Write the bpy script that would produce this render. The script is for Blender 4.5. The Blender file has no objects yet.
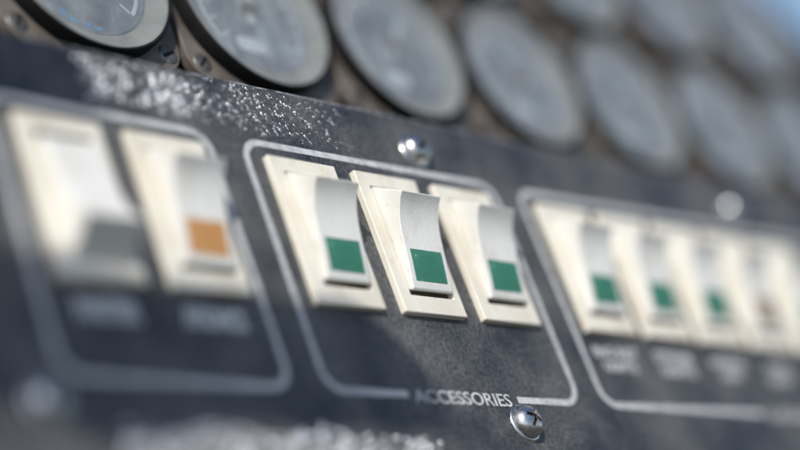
import bpy, bmesh, math, random
from mathutils import Matrix, Vector
random.seed(7)
MM = 0.001
TILT = math.radians(25)                      # the whole instrument panel leans back from the viewer
WORLD = Matrix.Translation((0, 0, 1.0)) @ Matrix.Rotation(-TILT, 4, 'X')
scene = bpy.context.scene
col = scene.collection

# ------------------------------------------------------------------ helpers
def V(x, y, z): return Vector((x * MM, y * MM, z * MM))

def tag(o, label=None, cat=None, group=None, kind=None):
    if label: o['label'] = label
    if cat: o['category'] = cat
    if group: o['group'] = group
    if kind: o['kind'] = kind
    return o

def place(o, x=0, y=0, z=0):
    o.matrix_world = WORLD @ Matrix.Translation(V(x, y, z))

def thing(name, loc, label, cat, group=None):
    o = bpy.data.objects.new(name, None)
    o.empty_display_size = 0.004
    col.objects.link(o); place(o, *loc)
    return tag(o, label, cat, group)

def link_mesh(name, bm, mat, parent=None, loc=(0, 0, 0), angle=35, bevel=0, segs=2):
    for v in bm.verts: v.co *= MM
    bmesh.ops.recalc_face_normals(bm, faces=bm.faces[:])
    me = bpy.data.meshes.new(name)
    bm.to_mesh(me); bm.free()
    for p in me.polygons: p.use_smooth = True
    me.set_sharp_from_angle(angle=math.radians(angle))
    me.materials.append(mat)
    o = bpy.data.objects.new(name, me)
    col.objects.link(o)
    if bevel:
        m = o.modifiers.new('bevel', 'BEVEL'); m.width = bevel * MM; m.segments = segs
        m.limit_method = 'ANGLE'; m.angle_limit = math.radians(40); m.harden_normals = True
    if parent:
        o.parent = parent; o.location = V(*loc)
    else:
        place(o, *loc)
    return o

def copy_tree(o, parent=None):
    c = o.copy(); col.objects.link(c)
    if parent: c.parent = parent
    for ch in list(o.children): copy_tree(ch, c)
    return c

def prism(bm, outline, y0, y1):
    """closed outline in (x,z) pulled from y0 to y1"""
    a = [bm.verts.new((x, y0, z)) for x, z in outline]
    b = [bm.verts.new((x, y1, z)) for x, z in outline]
    n = len(a)
    bm.faces.new(a); bm.faces.new(b[::-1])
    for i in range(n):
        bm.faces.new((a[i], b[i], b[(i + 1) % n], a[(i + 1) % n]))

def rrect(x0, x1, z0, z1, r, n=8):
    pts = []
    for cx, cz, a0 in ((x1 - r, z1 - r, 0), (x0 + r, z1 - r, 90), (x0 + r, z0 + r, 180), (x1 - r, z0 + r, 270)):
        for i in range(n + 1):
            a = math.radians(a0 + 90 * i / n)
            pts.append((cx + r * math.cos(a), cz + r * math.sin(a)))
    return pts

def lathe(bm, prof, n=64, closed=False):
    """(r, y) profile turned about the y axis"""
    rings = []
    for r, y in prof:
        if r < 1e-6:
            rings.append([bm.verts.new((0, y, 0))])
        else:
            rings.append([bm.verts.new((r * math.cos(2 * math.pi * i / n), y, r * math.sin(2 * math.pi * i / n))) for i in range(n)])
    pairs = list(zip(rings, rings[1:]))
    if closed: pairs.append((rings[-1], rings[0]))
    for A, B in pairs:
        for i in range(n):
            j = (i + 1) % n
            if len(A) == 1 and len(B) == 1: continue
            if len(A) == 1: bm.faces.new((A[0], B[i], B[j]))
            elif len(B) == 1: bm.faces.new((A[i], B[0], A[j]))
            else: bm.faces.new((A[i], B[i], B[j], A[j]))

# ------------------------------------------------------------------ materials
def nodes_of(name):
    m = bpy.data.materials.new(name); m.use_nodes = True
    nt = m.node_tree; nt.nodes.clear()
    out = nt.nodes.new('ShaderNodeOutputMaterial')
    return m, nt, out

def N(nt, kind, **kw):
    n = nt.nodes.new(kind)
    for k, v in kw.items():
        if k.startswith('i_'):
            key = k[2:].replace('_', ' ')
            n.inputs[key].default_value = v
        else: setattr(n, k, v)
    return n

def noise(nt, scale, detail=4, rough=.55, coord='Object', loc=None):
    tc = N(nt, 'ShaderNodeTexCoord')
    t = N(nt, 'ShaderNodeTexNoise'); t.inputs['Scale'].default_value = scale
    t.inputs['Detail'].default_value = detail; t.inputs['Roughness'].default_value = rough
    nt.links.new(tc.outputs[coord], t.inputs['Vector'])
    return t

def ramp(nt, src, p0, c0, p1, c1):
    r = N(nt, 'ShaderNodeValToRGB')
    e = r.color_ramp.elements
    e[0].position = p0; e[0].color = (*c0, 1); e[1].position = p1; e[1].color = (*c1, 1)
    nt.links.new(src, r.inputs['Fac'])
    return r

def grey(v): return (v, v, v)

def surface(name, c0, c1, scale, rough=.5, rough2=None, metallic=0, bump=0, bscale=None, bdist=.05, spec=.5, lo=.35, hi=.65, speck=None, coat=0, stain_or_sheen=None, samt=(.7, .6)):
    """two-tone noise paint / plastic / metal with a fine bump; speck = (colour, scale, threshold)"""
    m, nt, out = nodes_of(name)
    b = N(nt, 'ShaderNodeBsdfPrincipled')
    nz = noise(nt, scale)
    r = ramp(nt, nz.outputs['Fac'], lo, c0, hi, c1)
    csock = r.outputs['Color']
    if speck:
        s = noise(nt, speck[1], 2)
        sr = ramp(nt, s.outputs['Fac'], speck[2], grey(0), speck[2] + .04, grey(1))
        mx = N(nt, 'ShaderNodeMix', data_type='RGBA')
        nt.links.new(sr.outputs['Color'], mx.inputs['Factor'])
        nt.links.new(csock, mx.inputs['A']); mx.inputs['B'].default_value = (*speck[0], 1)
        csock = mx.outputs['Result']
    if stain_or_sheen:                                         # finger grime on switches, painted glass sheen on dials; differs per copy
        oi = N(nt, 'ShaderNodeObjectInfo'); tc = N(nt, 'ShaderNodeTexCoord')
        va = N(nt, 'ShaderNodeVectorMath', operation='MULTIPLY_ADD'); va.inputs[1].default_value = (1, 1, .45)
        cb = N(nt, 'ShaderNodeCombineXYZ'); nt.links.new(oi.outputs['Random'], cb.inputs[0]); nt.links.new(oi.outputs['Random'], cb.inputs[2])
        nt.links.new(tc.outputs['Object'], va.inputs[0]); nt.links.new(cb.outputs[0], va.inputs[2])
        for sc_, p0, p1, amt in ((170, .50, .72, samt[0]), (900, .60, .70, samt[1])):
            sn = N(nt, 'ShaderNodeTexNoise'); sn.inputs['Scale'].default_value = sc_; sn.inputs['Detail'].default_value = 5; sn.inputs['Roughness'].default_value = .65
            nt.links.new(va.outputs[0], sn.inputs['Vector'])
            q = ramp(nt, sn.outputs['Fac'], p0, grey(0), p1, grey(amt))
            mx = N(nt, 'ShaderNodeMix', data_type='RGBA')
            nt.links.new(q.outputs['Color'], mx.inputs['Factor']); nt.links.new(csock, mx.inputs['A']); mx.inputs['B'].default_value = (*stain_or_sheen, 1)
            csock = mx.outputs['Result']
    nt.links.new(csock, b.inputs['Base Color'])
    rr = ramp(nt, noise(nt, scale * 1.7).outputs['Fac'], .3, grey(rough), .7, grey(rough2 if rough2 is not None else rough))
    nt.links.new(rr.outputs['Color'], b.inputs['Roughness'])
    b.inputs['Metallic'].default_value = metallic
    b.inputs['Specular IOR Level'].default_value = spec
    b.inputs['Coat Weight'].default_value = coat
    if bump:
        bn = noise(nt, bscale or scale * 6, 3)
        bp = N(nt, 'ShaderNodeBump'); bp.inputs['Strength'].default_value = bump
        bp.inputs['Distance'].default_value = bdist * MM
        nt.links.new(bn.outputs['Fac'], bp.inputs['Height'])
        nt.links.new(bp.outputs['Normal'], b.inputs['Normal'])
    nt.links.new(b.outputs['BSDF'], out.inputs['Surface'])
    return m

def panel_paint():
    """worn black wrinkle-finish lacquer with a film of dust"""
    m, nt, out = nodes_of('wrinkle_paint')
    L = nt.links.new
    b = N(nt, 'ShaderNodeBsdfPrincipled')
    fine = noise(nt, 1500, 5, .65)
    tc = N(nt, 'ShaderNodeTexCoord')
    vor = N(nt, 'ShaderNodeTexVoronoi'); vor.inputs['Scale'].default_value = 1300
    L(tc.outputs['Object'], vor.inputs['Vector'])
    big = noise(nt, 70, 5, .6)
    dust = ramp(nt, big.outputs['Fac'], .36, (.033, .036, .043), .66, (.115, .116, .118))
    pores = ramp(nt, fine.outputs['Fac'], .33, (.45, .45, .46), .68, (1.5, 1.5, 1.47))
    mx = N(nt, 'ShaderNodeMix', data_type='RGBA', blend_type='MULTIPLY'); mx.inputs['Factor'].default_value = 1
    L(dust.outputs['Color'], mx.inputs['A']); L(pores.outputs['Color'], mx.inputs['B'])
    spk = ramp(nt, noise(nt, 2100, 1).outputs['Fac'], .69, grey(0), .75, grey(.8))
    m2 = N(nt, 'ShaderNodeMix', data_type='RGBA')
    L(spk.outputs['Color'], m2.inputs['Factor']); L(mx.outputs['Result'], m2.inputs['A']); m2.inputs['B'].default_value = (.22, .22, .21, 1)
    mp = N(nt, 'ShaderNodeMapping'); mp.inputs['Rotation'].default_value = (0, math.radians(38), 0); mp.inputs['Scale'].default_value = (2600, 900, 90)
    L(tc.outputs['Object'], mp.inputs['Vector'])          # rubbed scratches
    st = N(nt, 'ShaderNodeTexNoise'); st.inputs['Scale'].default_value = 1; st.inputs['Detail'].default_value = 3
    L(mp.outputs['Vector'], st.inputs['Vector'])
    sr = ramp(nt, st.outputs['Fac'], .60, grey(0), .72, grey(.55))
    wear = ramp(nt, noise(nt, 38, 3).outputs['Fac'], .5, grey(0), .62, grey(1))
    sm = N(nt, 'ShaderNodeMath', operation='MULTIPLY'); L(sr.outputs['Color'], sm.inputs[0]); L(wear.outputs['Color'], sm.inputs[1])
    m3 = N(nt, 'ShaderNodeMix', data_type='RGBA')
    L(sm.outputs[0], m3.inputs['Factor']); L(m2.outputs['Result'], m3.inputs['A']); m3.inputs['B'].default_value = (.26, .26, .26, 1)
    L(m3.outputs['Result'], b.inputs['Base Color'])
    rr = ramp(nt, big.outputs['Fac'], .35, grey(.42), .65, grey(.6))
    L(rr.outputs['Color'], b.inputs['Roughness'])
    add = N(nt, 'ShaderNodeMath', operation='ADD')
    L(fine.outputs['Fac'], add.inputs[0]); L(vor.outputs['Distance'], add.inputs[1])
    bp = N(nt, 'ShaderNodeBump'); bp.inputs['Strength'].default_value = .8; bp.inputs['Distance'].default_value = .16 * MM
    L(add.outputs[0], bp.inputs['Height']); L(bp.outputs['Normal'], b.inputs['Normal'])
    L(b.outputs['BSDF'], out.inputs['Surface'])
    return m

def dusty_glass():
    m, nt, out = nodes_of('dusty_gauge_glass')
    L = nt.links.new
    tr = N(nt, 'ShaderNodeBsdfTransparent'); tr.inputs['Color'].default_value = (.95, .97, .97, 1)
    gl = N(nt, 'ShaderNodeBsdfGlossy'); gl.inputs['Roughness'].default_value = .06
    df = N(nt, 'ShaderNodeBsdfDiffuse'); df.inputs['Color'].default_value = (.50, .485, .47, 1)
    dn = ramp(nt, noise(nt, 160, 6, .65).outputs['Fac'], .3, grey(.04), .75, grey(.30))
    m1 = N(nt, 'ShaderNodeMixShader'); L(dn.outputs['Color'], m1.inputs[0]); L(tr.outputs[0], m1.inputs[1]); L(df.outputs[0], m1.inputs[2])
    fr = N(nt, 'ShaderNodeFresnel')
    geo = N(nt, 'ShaderNodeNewGeometry')                # same pane reflectance seen from either side
    mt_ = N(nt, 'ShaderNodeMath', operation='MULTIPLY_ADD'); mt_.inputs[1].default_value = -.8333; mt_.inputs[2].default_value = 1.5
    L(geo.outputs['Backfacing'], mt_.inputs[0]); L(mt_.outputs[0], fr.inputs['IOR'])
    m2 = N(nt, 'ShaderNodeMixShader'); L(fr.outputs[0], m2.inputs[0]); L(m1.outputs[0], m2.inputs[1]); L(gl.outputs[0], m2.inputs[2])
    L(m2.outputs[0], out.inputs['Surface'])
    return m

M_paint = panel_paint()
M_print = surface('white_silkscreen', (.36, .375, .39), (.56, .57, .58), 700, .6, speck=((.09, .09, .095), 1700, .66), bump=.6, bscale=2000, bdist=.06, lo=.32, hi=.58)
M_bezel = surface('cream_plastic', (.70, .655, .555), (.78, .745, .655), 90, .42, .55, bump=.12, bscale=900, speck=((.35, .28, .2), 650, .72), stain_or_sheen=(.56, .48, .36))
M_rocker = surface('ivory_plastic', (.70, .69, .645), (.78, .775, .74), 120, .38, .52, bump=.5, bscale=1800, bdist=.1, speck=((.4, .36, .3), 1000, .735), stain_or_sheen=(.56, .53, .46))
M_green = surface('green_inlay', (.032, .165, .105), (.06, .23, .155), 160, .45, .6, bump=.2, bscale=900, speck=((.22, .42, .34), 700, .685))
M_orange = surface('amber_inlay', (.50, .25, .085), (.60, .32, .12), 220, .45)
M_brown = surface('brown_inlay', (.30, .23, .17), (.40, .31, .24), 220, .5)
M_chrome = surface('polished_steel', (.48, .48, .48), (.74, .74, .74), 420, .17, .36, metallic=1, bump=.22, bscale=1100)
M_recess = surface('recess_grime', (.05, .045, .035), (.2, .16, .11), 900, .5, metallic=.6)
M_slotdark = surface('switch_well', (.05, .04, .03), (.09, .075, .06), 200, .6)
M_plate = surface('grey_flange_paint', (.085, .072, .062), (.165, .142, .122), 140, .5, .65, bump=.4, bscale=1400, bdist=.06, speck=((.55, .54, .5), 900, .73))
M_black = surface('black_case', (.006, .006, .007), (.012, .012, .012), 200, .6, .7, spec=.2)
M_wall = surface('tan_bezel_wall', (.26, .25, .23), (.44, .42, .38), 150, .45, .6)
M_dial = surface('slate_dial', (.09, .115, .15), (.22, .26, .305), 130, .5, bump=.2, bscale=900, stain_or_sheen=(.62, .68, .74), samt=(.8, .3))  # pale blotches painted on the dial for blue-white glass reflections
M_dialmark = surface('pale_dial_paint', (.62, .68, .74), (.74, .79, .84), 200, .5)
M_blue = surface('blue_dial_paint', (.05, .28, .55), (.1, .4, .7), 400, .5)
M_glass = dusty_glass()
M_back = surface('dark_backing', (.035, .034, .034), (.06, .058, .055), 90, .6)
M_screwdull = surface('dull_screw', (.12, .115, .105), (.25, .24, .22), 500, .4, .5, metallic=.7)
M_glint = surface('glint_metal', (.72, .72, .73), (.88, .88, .88), 400, .2, .3, metallic=.85)
M_edge = surface('highlight_metal', (.10, .10, .10), (.5, .5, .5), 500, .3, .5, metallic=.5, lo=.4, hi=.6)
M_blocker = surface('black_blocker', (.02, .02, .02), (.035, .035, .035), 200, .5)

# ------------------------------------------------------------------ switch panel
ZT, ZB = 10.75, -29.07
panel = thing('switch_panel', (0, 0, 0), 'black wrinkle-painted switch panel with white outlines and lettering below the gauges', 'panel')
bm = bmesh.new()
prism(bm, rrect(-150, 176, -62, 21.4, 3), 0, 2.2)
link_mesh('plate', bm, M_paint, panel, bevel=.35, segs=3)

def strip(path, w, closed, y=-.03, depth=.05):
    """a painted line of width w along a path in (x,z)"""
    bm = bmesh.new()
    n = len(path); L, Rr = [], []
    for i, (x, z) in enumerate(path):
        p = path[(i - 1) % n] if (closed or i) else path[i]
        q = path[(i + 1) % n] if (closed or i < n - 1) else path[i]
        t = Vector((q[0] - p[0], q[1] - p[1])).normalized(); nn = Vector((-t.y, t.x)) * w / 2
        jit = 1 + random.uniform(-.05, .05)
        L.append((x + nn.x * jit, z + nn.y * jit)); Rr.append((x - nn.x * jit, z - nn.y * jit))
    a = [bm.verts.new((x, y, z)) for x, z in L]; b = [bm.verts.new((x, y, z)) for x, z in Rr]
    a2 = [bm.verts.new((x, y + depth, z)) for x, z in L]; b2 = [bm.verts.new((x, y + depth, z)) for x, z in Rr]
    for i in range(n if closed else n - 1):
        j = (i + 1) % n
        bm.faces.new((a[i], a[j], b[j], b[i])); bm.faces.new((a[i], a2[i], a2[j], a[j])); bm.faces.new((b[i], b[j], b2[j], b2[i]))
    if not closed:
        for i in (0, n - 1): bm.faces.new((a[i], b[i], b2[i], a2[i]))
    return bm

def densify(pts, step=1.2):
    out = []
    for (x0, z0), (x1, z1) in zip(pts, pts[1:]):
        k = max(1, int(math.hypot(x1 - x0, z1 - z0) / step))
        out += [(x0 + (x1 - x0) * i / k, z0 + (z1 - z0) * i / k) for i in range(k)]
    return out + [pts[-1]]

def open_frame(x0, x1, z0, z1, r, ga, gb):
    """rounded frame whose bottom edge is open between ga and gb"""
    pts = [(gb, z0), (x1 - r, z0)]
    for cx, cz, a0 in ((x1 - r, z0 + r, 270), (x1 - r, z1 - r, 0), (x0 + r, z1 - r, 90), (x0 + r, z0 + r, 180)):
        pts += [(cx + r * math.cos(math.radians(a0 + 9 * i)), cz + r * math.sin(math.radians(a0 + 9 * i))) for i in range(11)]
    pts.append((ga, z0))
    return densify(pts)

FR = 3.4
bm = strip(densify(rrect(-72.1, -34.9, ZB, ZT, FR)), 1.05, True)
tag(link_mesh('outline', bm, M_print, panel), 'white outline round the pair of large switches')
bm = strip(open_frame(-28.3, 27.3, ZB, ZT, FR, -12.4, 11.9), 1.05, False)
tag(link_mesh('outline', bm, M_print, panel), 'white outline round the three green switches')
bm = strip(open_frame(33.8, 151, ZB, ZT, FR, 80.5, 104), 1.05, False)
tag(link_mesh('outline', bm, M_print, panel), 'white outline round the long switch row')

bm = strip([(x, 21.12 + random.uniform(-.05, .05)) for x in range(-148, 175)], .3, False)  # strip painted in as the lit highlight of the panel's top edge
tag(link_mesh('edge_highlight', bm, M_edge, panel), 'bright highlight line painted along the top edge')

def lettering(text, xc, zc, size, width=None, label=None, bold=.012):
    cu = bpy.data.curves.new('lettering', 'FONT')
    cu.body = text; cu.size = 1.0; cu.align_x = 'CENTER'; cu.align_y = 'CENTER'
    cu.space_line = .95; cu.offset = bold; cu.extrude = .02; cu.resolution_u = 4
    tmp = bpy.data.objects.new('lettering', cu); col.objects.link(tmp)
    dg = bpy.context.evaluated_depsgraph_get()
    me = bpy.data.meshes.new_from_object(tmp.evaluated_get(dg))
    bpy.data.objects.remove(tmp); bpy.data.curves.remove(cu)
    xs = [v.co.x for v in me.vertices]; ys = [v.co.y for v in me.vertices]
    cx, cy = (min(xs) + max(xs)) / 2, (min(ys) + max(ys)) / 2
    s = size / .72                                   # cap height of the built-in face
    sx = width / (max(xs) - min(xs)) if width else s
    for v in me.vertices:
        v.co = Vector(((v.co.x - cx) * sx * MM, (-.04 - v.co.z * 1.5) * MM, (v.co.y - cy) * s * MM))
    me.materials.clear(); me.materials.append(M_print)
    o = bpy.data.objects.new('lettering', me); col.objects.link(o)
    o.parent = panel; o.location = V(xc, 0, zc)
    if label: o['label'] = label
    return o

lettering('ACCESSORIES', -.55, -29.25, 2.1, 21.4, 'ACCESSORIES printed in the gap of the middle outline')
lettering('LIGHTS', 92.2, -29.2, 2.1, 20, 'title printed in the gap of the right outline')
lettering('MASTER', -62.2, -19.5, 3.0, 10, bold=.07)
lettering('AVIONICS', -44.8, -19.5, 3.0, 11, bold=.07)
for i, (t, w) in enumerate((('ENG INST\nLIGHTS', 12), ('STROBE\nLIGHTS', 11), ('LANDING\nLIGHT', 11), ('TAXI\nLIGHT', 9), ('NAV\nLIGHTS', 9), ('CABIN\nLIGHTS', 9), ('PITOT\nHEAT', 9))):
    lettering(t, 42.6 + 16.63 * i, -20.6, 1.9, w, bold=.03)

# ------------------------------------------------------------------ rocker switches
BW, BH, BT = 13.7, 24.2, 1.0
RW, RX = 8.8, .35
def bezel_mesh():
    bm = bmesh.new()
    xs = [-BW / 2, RX - RW / 2 - .3, RX + RW / 2 + .3, BW / 2]
    zs = [-BH / 2, -9.1, 9.6, BH / 2]
    def grid(y): return [[bm.verts.new((x, y, z)) for x in xs] for z in zs]
    F, B = grid(-BT), grid(0.4)
    for j in range(3):
        for i in range(3):
            if i == 1 and j == 1: continue
            bm.faces.new((F[j][i], F[j][i + 1], F[j + 1][i + 1], F[j + 1][i]))
            bm.faces.new((B[j][i], B[j + 1][i], B[j + 1][i + 1], B[j][i + 1]))
    for k in range(3):
        for a, b, c, d in ((F[0][k], B[0][k], B[0][k + 1], F[0][k + 1]), (F[3][k], F[3][k + 1], B[3][k + 1], B[3][k]),
                           (F[k][0], F[k + 1][0], B[k + 1][0], B[k][0]), (F[k][3], B[k][3], B[k + 1][3], F[k + 1][3])):
            bm.faces.new((a, b, c, d))
    for a, b, c, d in ((F[1][1], F[1][2], B[1][2], B[1][1]), (F[2][1], B[2][1], B[2][2], F[2][2]),
                       (F[1][1], B[1][1], B[2][1], F[2][1]), (F[1][2], F[2][2], B[2][2], B[1][2])):
        bm.faces.new((a, b, c, d))
    return bm

FRONT = [(5.9, 5.8), (5.15, 5.0), (4.5, 4.0), (3.95, 2.9), (3.5, 1.6), (3.15, .2), (2.88, -1.4), (2.62, -3.1), (2.3, -5), (1.9, -7), (1.6, -8.3)]
def rocker_mesh(flip=False):
    prof = [(-.2, 9.35), (1.1, 9.35)] + FRONT + [(1.3, -8.45), (-.2, -7.7)]
    bm = bmesh.new()
    a = [bm.verts.new((RX - RW / 2, -o, -z if flip else z)) for o, z in prof]
    b = [bm.verts.new((RX + RW / 2, -o, -z if flip else z)) for o, z in prof]
    n = len(a)
    bm.faces.new(a); bm.faces.new(b[::-1])
    for i in range(n): bm.faces.new((a[i], b[i], b[(i + 1) % n], a[(i + 1) % n]))
    return bm
def front_o(z):
    for (o0, z0), (o1, z1) in zip(FRONT, FRONT[1:]):
        if z0 >= z >= z1: return o0 + (o1 - o0) * (z0 - z) / (z0 - z1)
def mark_mesh(z0=-7.15, z1=-2.25, w=6.9):
    bm = bmesh.new(); n = 10
    rows = []
    for i in range(n + 1):
        z = z0 + (z1 - z0) * i / n; o = front_o(z)
        rows.append([bm.verts.new((RX + sx * w / 2, -(o + dy), z)) for sx, dy in ((-1, -.3), (-1, .05), (1, .05), (1, -.3))])
    for A, B in zip(rows, rows[1:]):
        for i in range(4): bm.faces.new((A[i], A[(i + 1) % 4], B[(i + 1) % 4], B[i]))
    bm.faces.new(rows[0]); bm.faces.new(rows[-1][::-1])
    return bm
def well_mesh():
    bm = bmesh.new()
    prism(bm, [(RX - RW / 2 - .4, -9.3), (RX + RW / 2 + .4, -9.3), (RX + RW / 2 + .4, 9.8), (RX - RW / 2 - .4, 9.8)], -.12, .3)
    return bm

SZ = -3.9
def make_switch(loc, label, mark=None, flip=False):
    t = thing('rocker_switch', loc, label, 'switch', 'rocker switches on the black panel')
    link_mesh('bezel', bezel_mesh(), M_bezel, t, bevel=.2, segs=3)
    link_mesh('well', well_mesh(), M_slotdark, t)
    r = link_mesh('rocker', rocker_mesh(flip), M_rocker, t, bevel=.3, segs=3, angle=25)
    if mark: link_mesh('colour_mark', mark_mesh(), mark, r)
    return t
def re_label(o, label, loc): o['label'] = label; place(o, *loc); return o

make_switch((-62.10, 0, SZ), 'large blurred cream rocker switch with no coloured square, its lower end tipped out', None, True)
make_switch((-44.10, 0, SZ), 'cream rocker switch with the orange square', M_orange)
g0 = make_switch((-18.28, 0, SZ), 'cream rocker switch with a green square, first of three inside the ACCESSORIES outline', M_green)
for x, lab in ((-0.49, 'sharpest cream rocker switch with a green square, middle one above the word ACCESSORIES'),
               (17.30, 'cream rocker switch with a green square, last of three inside the ACCESSORIES outline'),
               (43.37, 'cream rocker switch with a green square, first inside the long right-hand outline'),
               (60.00, 'blurred cream rocker switch with a green square, second inside the right-hand outline'),
               (76.64, 'blurred cream rocker switch with a green square, next to the one with the brown square')):
    re_label(copy_tree(g0), lab, (x, 0, SZ))
b0 = make_switch((93.27, 0, SZ), 'very blurred cream rocker switch with a faint brown square near the right edge', M_brown)
re_label(copy_tree(g0), 'very blurred cream rocker switch cut off by the right edge of the picture', (109.90, 0, SZ))

# ------------------------------------------------------------------ panel screws
def make_screw(loc, label, rot):
    t = thing('panel_screw', loc, label, 'screw', 'domed steel screws holding the switch panel')
    t.matrix_world = t.matrix_world @ Matrix.Rotation(rot, 4, 'Y')
    bm = bmesh.new()
    R = 2.7; h = 2.3
    lathe(bm, [(0, -h)] + [(R * math.sin(a), -.35 - (h - .35) * math.cos(a)) for a in [math.radians(k) for k in (8, 18, 30, 42, 54, 66, 78, 90)]] + [(R, .1)], 40)
    head = link_mesh('head', bm, M_chrome, t, angle=60)
    bm = bmesh.new()
    for ang in (0, math.pi / 2):
        c, s = math.cos(ang), math.sin(ang)
        def P(x, z): return (x * c - z * s, x * s + z * c)
        L_ = 1.5 if not ang else 1.498
        prism(bm, [P(-L_, -.3), P(L_, -.3), P(L_, .3), P(-L_, .3)], -h - .5, -1.35 - (.01 if ang else 0))
    cut = link_mesh('cutter', bm, M_recess, t)
    md = head.modifiers.new('cut', 'BOOLEAN'); md.object = cut; md.operation = 'DIFFERENCE'; md.use_self = True; md.material_mode = 'TRANSFER'
    bpy.context.view_layer.update()
    me = bpy.data.meshes.new_from_object(head.evaluated_get(bpy.context.evaluated_depsgraph_get()))
    head.modifiers.clear(); head.data = me
    bpy.data.objects.remove(cut)
    bm = bmesh.new()
    lathe(bm, [(2.55, -.25), (2.95, -.2), (3.1, .05), (2.55, .05)], 40, True)
    link_mesh('washer', bm, M_chrome, t, angle=60)
    return t
make_screw((11.5, 0, -32.9), 'shiny sharp cross-head screw just under the last letters of ACCESSORIES', .5)
make_screw((10.6, 0, 14.9), 'shiny domed screw above the ACCESSORIES outline, near the gauges', 1.0)
make_screw((103, 0, 15.6), 'blurred pale round screw above the right-hand switch row', .2)
make_screw((-75.3, 0, -32.6), 'large blurred grey screw in the lower left corner', .8)

# ------------------------------------------------------------------ added metal grit standing in for sun glints on the wrinkle paint
_t = bmesh.new(); bmesh.ops.create_icosphere(_t, subdivisions=2, radius=1); _t.verts.ensure_lookup_table()
BEADV = [v.co.copy() for v in _t.verts]; BEADF = [[v.index for v in f.verts] for f in _t.faces]; _t.free()
def beads(name, label, spots):
    vs, fs = [], []
    for sp in spots:
        x, z, r = sp[:3]
        k, ang = sp[3:] if len(sp) > 3 else (random.uniform(1, 1.5), random.uniform(0, 3.1))
        c, q = math.cos(ang), math.sin(ang)
        b = len(vs)
        for v in BEADV:
            a, e = v.x * r * k, v.z * r
            vs.append(((x + a * c - e * q) * MM, (v.y * r * .8 + .1 * r) * MM, (z + a * q + e * c) * MM))
        fs += [[b + i for i in f] for f in BEADF]
    me = bpy.data.meshes.new(name); me.from_pydata(vs, [], fs); me.materials.append(M_glint)
    for p in me.polygons: p.use_smooth = True
    o = bpy.data.objects.new(name, me); col.objects.link(o); place(o)
    return tag(o, label, 'paint grit', kind='stuff')
spots = []
while len(spots) < 260:                              # coarse glints near the left
    x, z = random.uniform(-55.5, -36), random.uniform(13, 20.4)
    clump = .5 + .5 * math.sin(x * .9 + z * .5) * math.sin(z * 1.1 - x * .35)
    if random.random() < .25 + .75 * clump: spots.append((x, z, random.choice((.12, .15, .18, .22, .3))))
spots += [(random.uniform(-54, -33), random.uniform(14, 20), random.uniform(.3, .42)) for _ in range(34)]
n0 = len(spots)
while len(spots) < n0 + 620:                        # fine streaked glints running on to the right
    x = -42 + 40 * random.random() ** 1.2; z = random.uniform(12.2, 20.8)
    stripe = .5 + .5 * math.sin((x * .8 + z) * 1.7 + 2.2 * math.sin(x * .53) + 1.6 * math.sin(z * .8 + x * .21))
    fade = 1 if x < -20 else max(0, 1 - (x + 20) / 18)
    if random.random() < fade * (.28 + .72 * stripe) * (.35 + .65 * (1 - abs(z - 16.8) / 4.6)):
        spots.append((x, z, random.choice((.05, .06, .07, .09, .12, .15)), random.uniform(1, 3.2), math.radians(random.gauss(-52, 14))))
beads('glint_beads', 'glittering metal beads added for sun glints on the black paint along the top edge of the panel', spots)
spots = []
while len(spots) < 1000:
    x, z = random.uniform(-66, -9), random.uniform(-45, -33.6)
    edge = -35.2 + .9 * math.sin(x * .35) - (.07 * max(0, x + 30))
    if z < edge: spots.append((x, z, random.choice((.12, .16, .22, .3, .38))))
spots += [(random.uniform(-60, -24), random.uniform(-39, -36), random.uniform(.34, .48)) for _ in range(40)]
spots += [(-16, -36.2, .42), (-15.2, -36.7, .3), (-13.4, -36.7, .4), (-12.6, -37.2, .34), (-11.6, -37.4, .42), (-18.4, -36.1, .3), (-20.5, -36.0, .36), (-23.5, -35.9, .4)]
beads('glint_beads', 'glittering metal beads added for sun glints on the black paint along the bottom of the picture', spots)

# ------------------------------------------------------------------ gauges
gp = thing('gauge_panel', (0, 12.6, 0), 'dark backing panel behind the two rows of round gauges', 'panel')
bm = bmesh.new()
prism(bm, [(-150, -50), (238, -50), (238, 66), (197, 98), (193, 100.5), (-150, 100.5)], 0, 2.5)
link_mesh('backing', bm, M_back, gp, bevel=.4)

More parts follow.
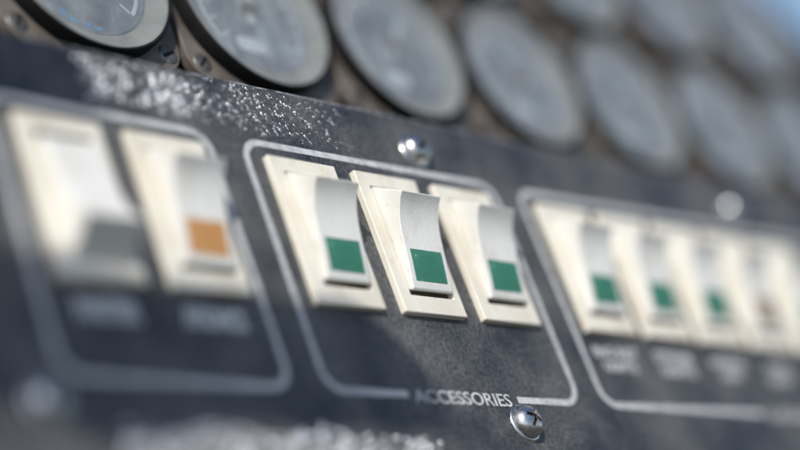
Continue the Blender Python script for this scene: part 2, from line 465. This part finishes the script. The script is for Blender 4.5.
GX0, GS, GZ, GR = -40.07, 34.33, 45.04, 15.4
FY, PY = 7.0, 9.6                                  # rim front, flange front
def make_gauge(loc, label, blue):
    t = thing('round_gauge', loc, label, 'gauge', 'round gauges in two rows')
    bm = bmesh.new()
    prism(bm, rrect(-16.6, 16.6, -16.4, 16.4, 6), 0, 1.9)
    link_mesh('flange_plate', bm, M_plate, t, bevel=.3)
    d = FY - PY
    bm = bmesh.new()
    lathe(bm, [(16.0, .05), (16.0, d + .4), (15.75, d), (15.42, d + .05), (15.42, .05)], 72, True)
    link_mesh('case_ring', bm, M_black, t)
    bm = bmesh.new()
    lathe(bm, [(15.4, d + .25), (15.15, d + .25), (14.6, d + .7), (12.2, -.8), (12.05, -.3), (15.4, -.1)], 72, True)
    link_mesh('inner_wall', bm, M_wall, t)
    bm = bmesh.new()
    lathe(bm, [(0, -.7), (11.5, -.7), (11.75, -.9), (12.15, -.9), (12.15, .05), (0, .05)], 72)
    dial = link_mesh('dial', bm, M_dial, t)
    bm = bmesh.new()                                  # scale arc
    a0, a1, n = math.radians(-40), math.radians(220), 48
    pr = [[bm.verts.new((r * math.cos(a0 + (a1 - a0) * i / n), -.74, r * math.sin(a0 + (a1 - a0) * i / n))) for i in range(n + 1)] for r in (10.3, 11.0)]
    for i in range(n): bm.faces.new((pr[0][i], pr[1][i], pr[1][i + 1], pr[0][i + 1]))
    for i in range(14):
        a = a0 + (a1 - a0) * i / 13; c, s = math.cos(a), math.sin(a)
        bm.faces.new([bm.verts.new((r * c - w * s, -.74, r * s + w * c)) for r, w in ((8.2, -.22), (10.2, -.22), (10.2, .22), (8.2, .22))])
    link_mesh('scale_marks', bm, M_dialmark, dial)
    if blue:                                          # chipped blue arc low on the dial
        bm = bmesh.new()
        for r0, r1, b0_, b1_ in ((10.5, 11.2, -124, -117), (10.7, 11.4, -114, -106), (10.4, 11.3, -101, -95), (10.8, 11.4, -92, -84)):
            v = [[bm.verts.new((r * math.cos(math.radians(b0_ + (b1_ - b0_) * i / 8)), -.75, r * math.sin(math.radians(b0_ + (b1_ - b0_) * i / 8)))) for i in range(9)] for r in (r0, r1)]
            for i in range(8): bm.faces.new((v[0][i], v[1][i], v[1][i + 1], v[0][i + 1]))
        link_mesh('blue_arc', bm, M_blue, dial)
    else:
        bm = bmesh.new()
        prism(bm, rrect(-5.2, 1.0, -8.6, -5.8, 1.2, 5), -.78, -.6)  # pale patch painted on the dial as the glass's sky reflection
        link_mesh('painted_reflection', bm, M_dialmark, dial)
    bm = bmesh.new()
    a = math.radians(75)
    c, s = math.cos(a), math.sin(a)
    prism(bm, [(x * c - z * s, x * s + z * c) for x, z in ((-3.5, -.6), (0, -.8), (9.5, -.25), (9.5, .25), (0, .8), (-3.5, .6))], -1.5, -1.3)
    nd = link_mesh('needle', bm, M_dialmark, t)
    bm = bmesh.new()
    lathe(bm, [(0, -1.8), (1.3, -1.7), (1.6, -1.4), (1.6, -.65)], 24)
    link_mesh('hub', bm, M_black, nd)
    bm = bmesh.new()
    prof = [(15.35 * k / 10, d + .12 - .6 * (1 - (k / 10) ** 2)) for k in range(11)]
    lathe(bm, prof + [(15.35, d + .2)] + [(r, y + .5) for r, y in prof[-3::-1]], 72)
    link_mesh('glass', bm, M_glass, t, angle=80)
    for sx in (-1, 1):
        for sz in (-1, 1):
            bm = bmesh.new()
            lathe(bm, [(0, -.25), (1.25, -.28), (1.75, -.05), (1.85, .1)], 24)
            sc = link_mesh('mounting_screw', bm, M_screwdull, t, (sx * 13.7, 0, sz * 12.4))
            bm = bmesh.new()
            q = random.uniform(0, 3); c, s = math.cos(q), math.sin(q)
            prism(bm, [(x * c - z * s, x * s + z * c) for x, z in ((-1.35, -.28), (1.35, -.28), (1.35, .28), (-1.35, .28))], -.3, -.1)
            link_mesh('slot', bm, M_black, sc)
    return t
low = ['sharpest round gauge at the top left corner with blue specks on its dial',
       'large pale round gauge second from the left, above the two big left switches',
       'blurred round gauge third in the lower row, left of the screw over ACCESSORIES',
       'blurred round gauge fourth in the lower row, right of the screw over ACCESSORIES',
       'blurred round gauge fifth in the lower row, above the start of the long switch row',
       'very blurred round gauge sixth in the lower row, just above the pale blurred screw',
       'very blurred round gauge of the lower row cut off by the right edge']
def turn_needle(g, deg):
    for c in g.children:
        if c.name.startswith('needle'): c.rotation_euler.y = math.radians(deg)
make_gauge((GX0, PY, GZ), low[0], True)
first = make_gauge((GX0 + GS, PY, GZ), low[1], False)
for k in range(2, 7):
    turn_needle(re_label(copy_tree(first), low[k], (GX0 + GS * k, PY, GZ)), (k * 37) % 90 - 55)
up = {3: 'leftmost visible gauge of the upper row, nearly all above the top edge',
      4: 'blurred upper-row gauge cut by the top edge, right above the fifth lower gauge',
      5: 'very blurred round gauge of the upper row, second from the sky',
      6: 'very blurred round gauge of the upper row, nearest the patch of blue sky'}
for k, lab in up.items():
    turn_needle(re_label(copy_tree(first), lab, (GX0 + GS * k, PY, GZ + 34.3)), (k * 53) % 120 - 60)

# ------------------------------------------------------------------ sun direction in panel axes
TO_SUN_P = Vector((-.64, -.61, .47)).normalized()
to_sun = (WORLD.to_3x3() @ TO_SUN_P).normalized()

# ------------------------------------------------------------------ unseen yoke tube added in front of the panel to shade its left side
def shadow_from(x, z, t):                            # a point t mm up the sunbeam that lands on panel point (x, z)
    return Vector((x, 0, z)) + TO_SUN_P * t
T0 = 330
path2 = [(-12.5, -25.2), (-42, -25), (-60, -24.6), (-77, -24), (-91, -12), (-93, 4), (-86, 14), (-74, 17.5), (-58, 17.8)]
bm = bmesh.new()
pts = [shadow_from(x, z, T0) for x, z in path2]
dense = []
for i in range(len(pts) - 1):
    p0, p1, p2, p3 = pts[max(i - 1, 0)], pts[i], pts[i + 1], pts[min(i + 2, len(pts) - 1)]
    for k in range(8):
        s = k / 8
        dense.append(.5 * ((2 * p1) + (p2 - p0) * s + (2 * p0 - 5 * p1 + 4 * p2 - p3) * s * s + (3 * p1 - p0 - 3 * p2 + p3) * s ** 3))
dense.append(pts[-1])
rings = []
for i, p in enumerate(dense):
    t = (dense[min(i + 1, len(dense) - 1)] - dense[max(i - 1, 0)]).normalized()
    u = t.cross(Vector((0, 1, 0))).normalized(); w = t.cross(u)
    rad = 7.6 if i < 12 else (10.0 if 18 <= i < 34 else (7.6 + (i - 12) * .4 if i < 18 else max(6.0, 10.0 - (i - 33) * .5)))
    rings.append([bm.verts.new(p + (u * math.cos(a) + w * math.sin(a)) * rad) for a in [2 * math.pi * j / 20 for j in range(20)]])
for A, B in zip(rings, rings[1:]):
    for j in range(20): bm.faces.new((A[j], A[(j + 1) % 20], B[(j + 1) % 20], B[j]))
bm.faces.new(rings[0]); bm.faces.new(rings[-1][::-1])
tag(link_mesh('shade_tube', bm, M_blocker, bevel=1.2), 'unseen black yoke grip in front of the panel, casting the shade at lower left', 'blocker')

# ------------------------------------------------------------------ ground far below (never in view, throws light back up)
bm = bmesh.new()
s = 2.0e6
vs = [bm.verts.new(c) for c in ((-s, -s, 0), (s, -s, 0), (s, s, 0), (-s, s, 0))]
bm.faces.new(vs)
M_ground = surface('dry_ground', (.05, .048, .04), (.09, .085, .07), 1.2, .9)
gnd = link_mesh('ground', bm, M_ground); gnd.matrix_world = Matrix.Identity(4)
tag(gnd, 'dark bare ground far below the panel', 'ground', kind='structure')

# ------------------------------------------------------------------ light
w = bpy.data.worlds.new('World'); scene.world = w; w.use_nodes = True
nt = w.node_tree; nt.nodes.clear()
sky = nt.nodes.new('ShaderNodeTexSky'); sky.sky_type = 'NISHITA'; sky.sun_disc = False
sky.sun_elevation = math.asin(to_sun.z); sky.sun_rotation = math.atan2(to_sun.x, to_sun.y)
bg = nt.nodes.new('ShaderNodeBackground'); bg.inputs['Strength'].default_value = .125
wo = nt.nodes.new('ShaderNodeOutputWorld')
nt.links.new(sky.outputs[0], bg.inputs[0]); nt.links.new(bg.outputs[0], wo.inputs[0])
sl = bpy.data.lights.new('sun', 'SUN'); sl.energy = 4.0; sl.angle = math.radians(.53); sl.color = (1, .955, .88)
so = bpy.data.objects.new('sun', sl); col.objects.link(so)
so.rotation_euler = to_sun.to_track_quat('Z', 'Y').to_euler(); so.location = to_sun * 3

# ------------------------------------------------------------------ camera (solved from the picture)
cam = bpy.data.cameras.new('camera'); cam.sensor_width = 36; cam.lens = 85.0
cam.clip_start = .01; cam.clip_end = 5000
cam.dof.use_dof = True; cam.dof.focus_distance = .2775; cam.dof.aperture_fstop = 4.8; cam.dof.aperture_blades = 0
co = bpy.data.objects.new('camera', cam); col.objects.link(co)
right = Vector((.6715, -.6662, -.3246)).normalized()
fwd = Vector((.7340, .5375, .4152)); fwd = (fwd - right * fwd.dot(right)).normalized()
upv = right.cross(fwd)
mt = Matrix((( right.x, upv.x, -fwd.x), (right.y, upv.y, -fwd.y), (right.z, upv.z, -fwd.z))).to_4x4()
mt.translation = V(-207.68, -152.08, -117.48)
co.matrix_world = WORLD @ mt
scene.camera = co

scene.view_settings.view_transform = 'Standard'; scene.view_settings.look = 'None'
scene.view_settings.exposure = .0; scene.view_settings.gamma = 1
scene.cycles.use_denoising = True
scene.cycles.max_bounces = 10; scene.cycles.transparent_max_bounces = 16
scene.cycles.sample_clamp_indirect = 8
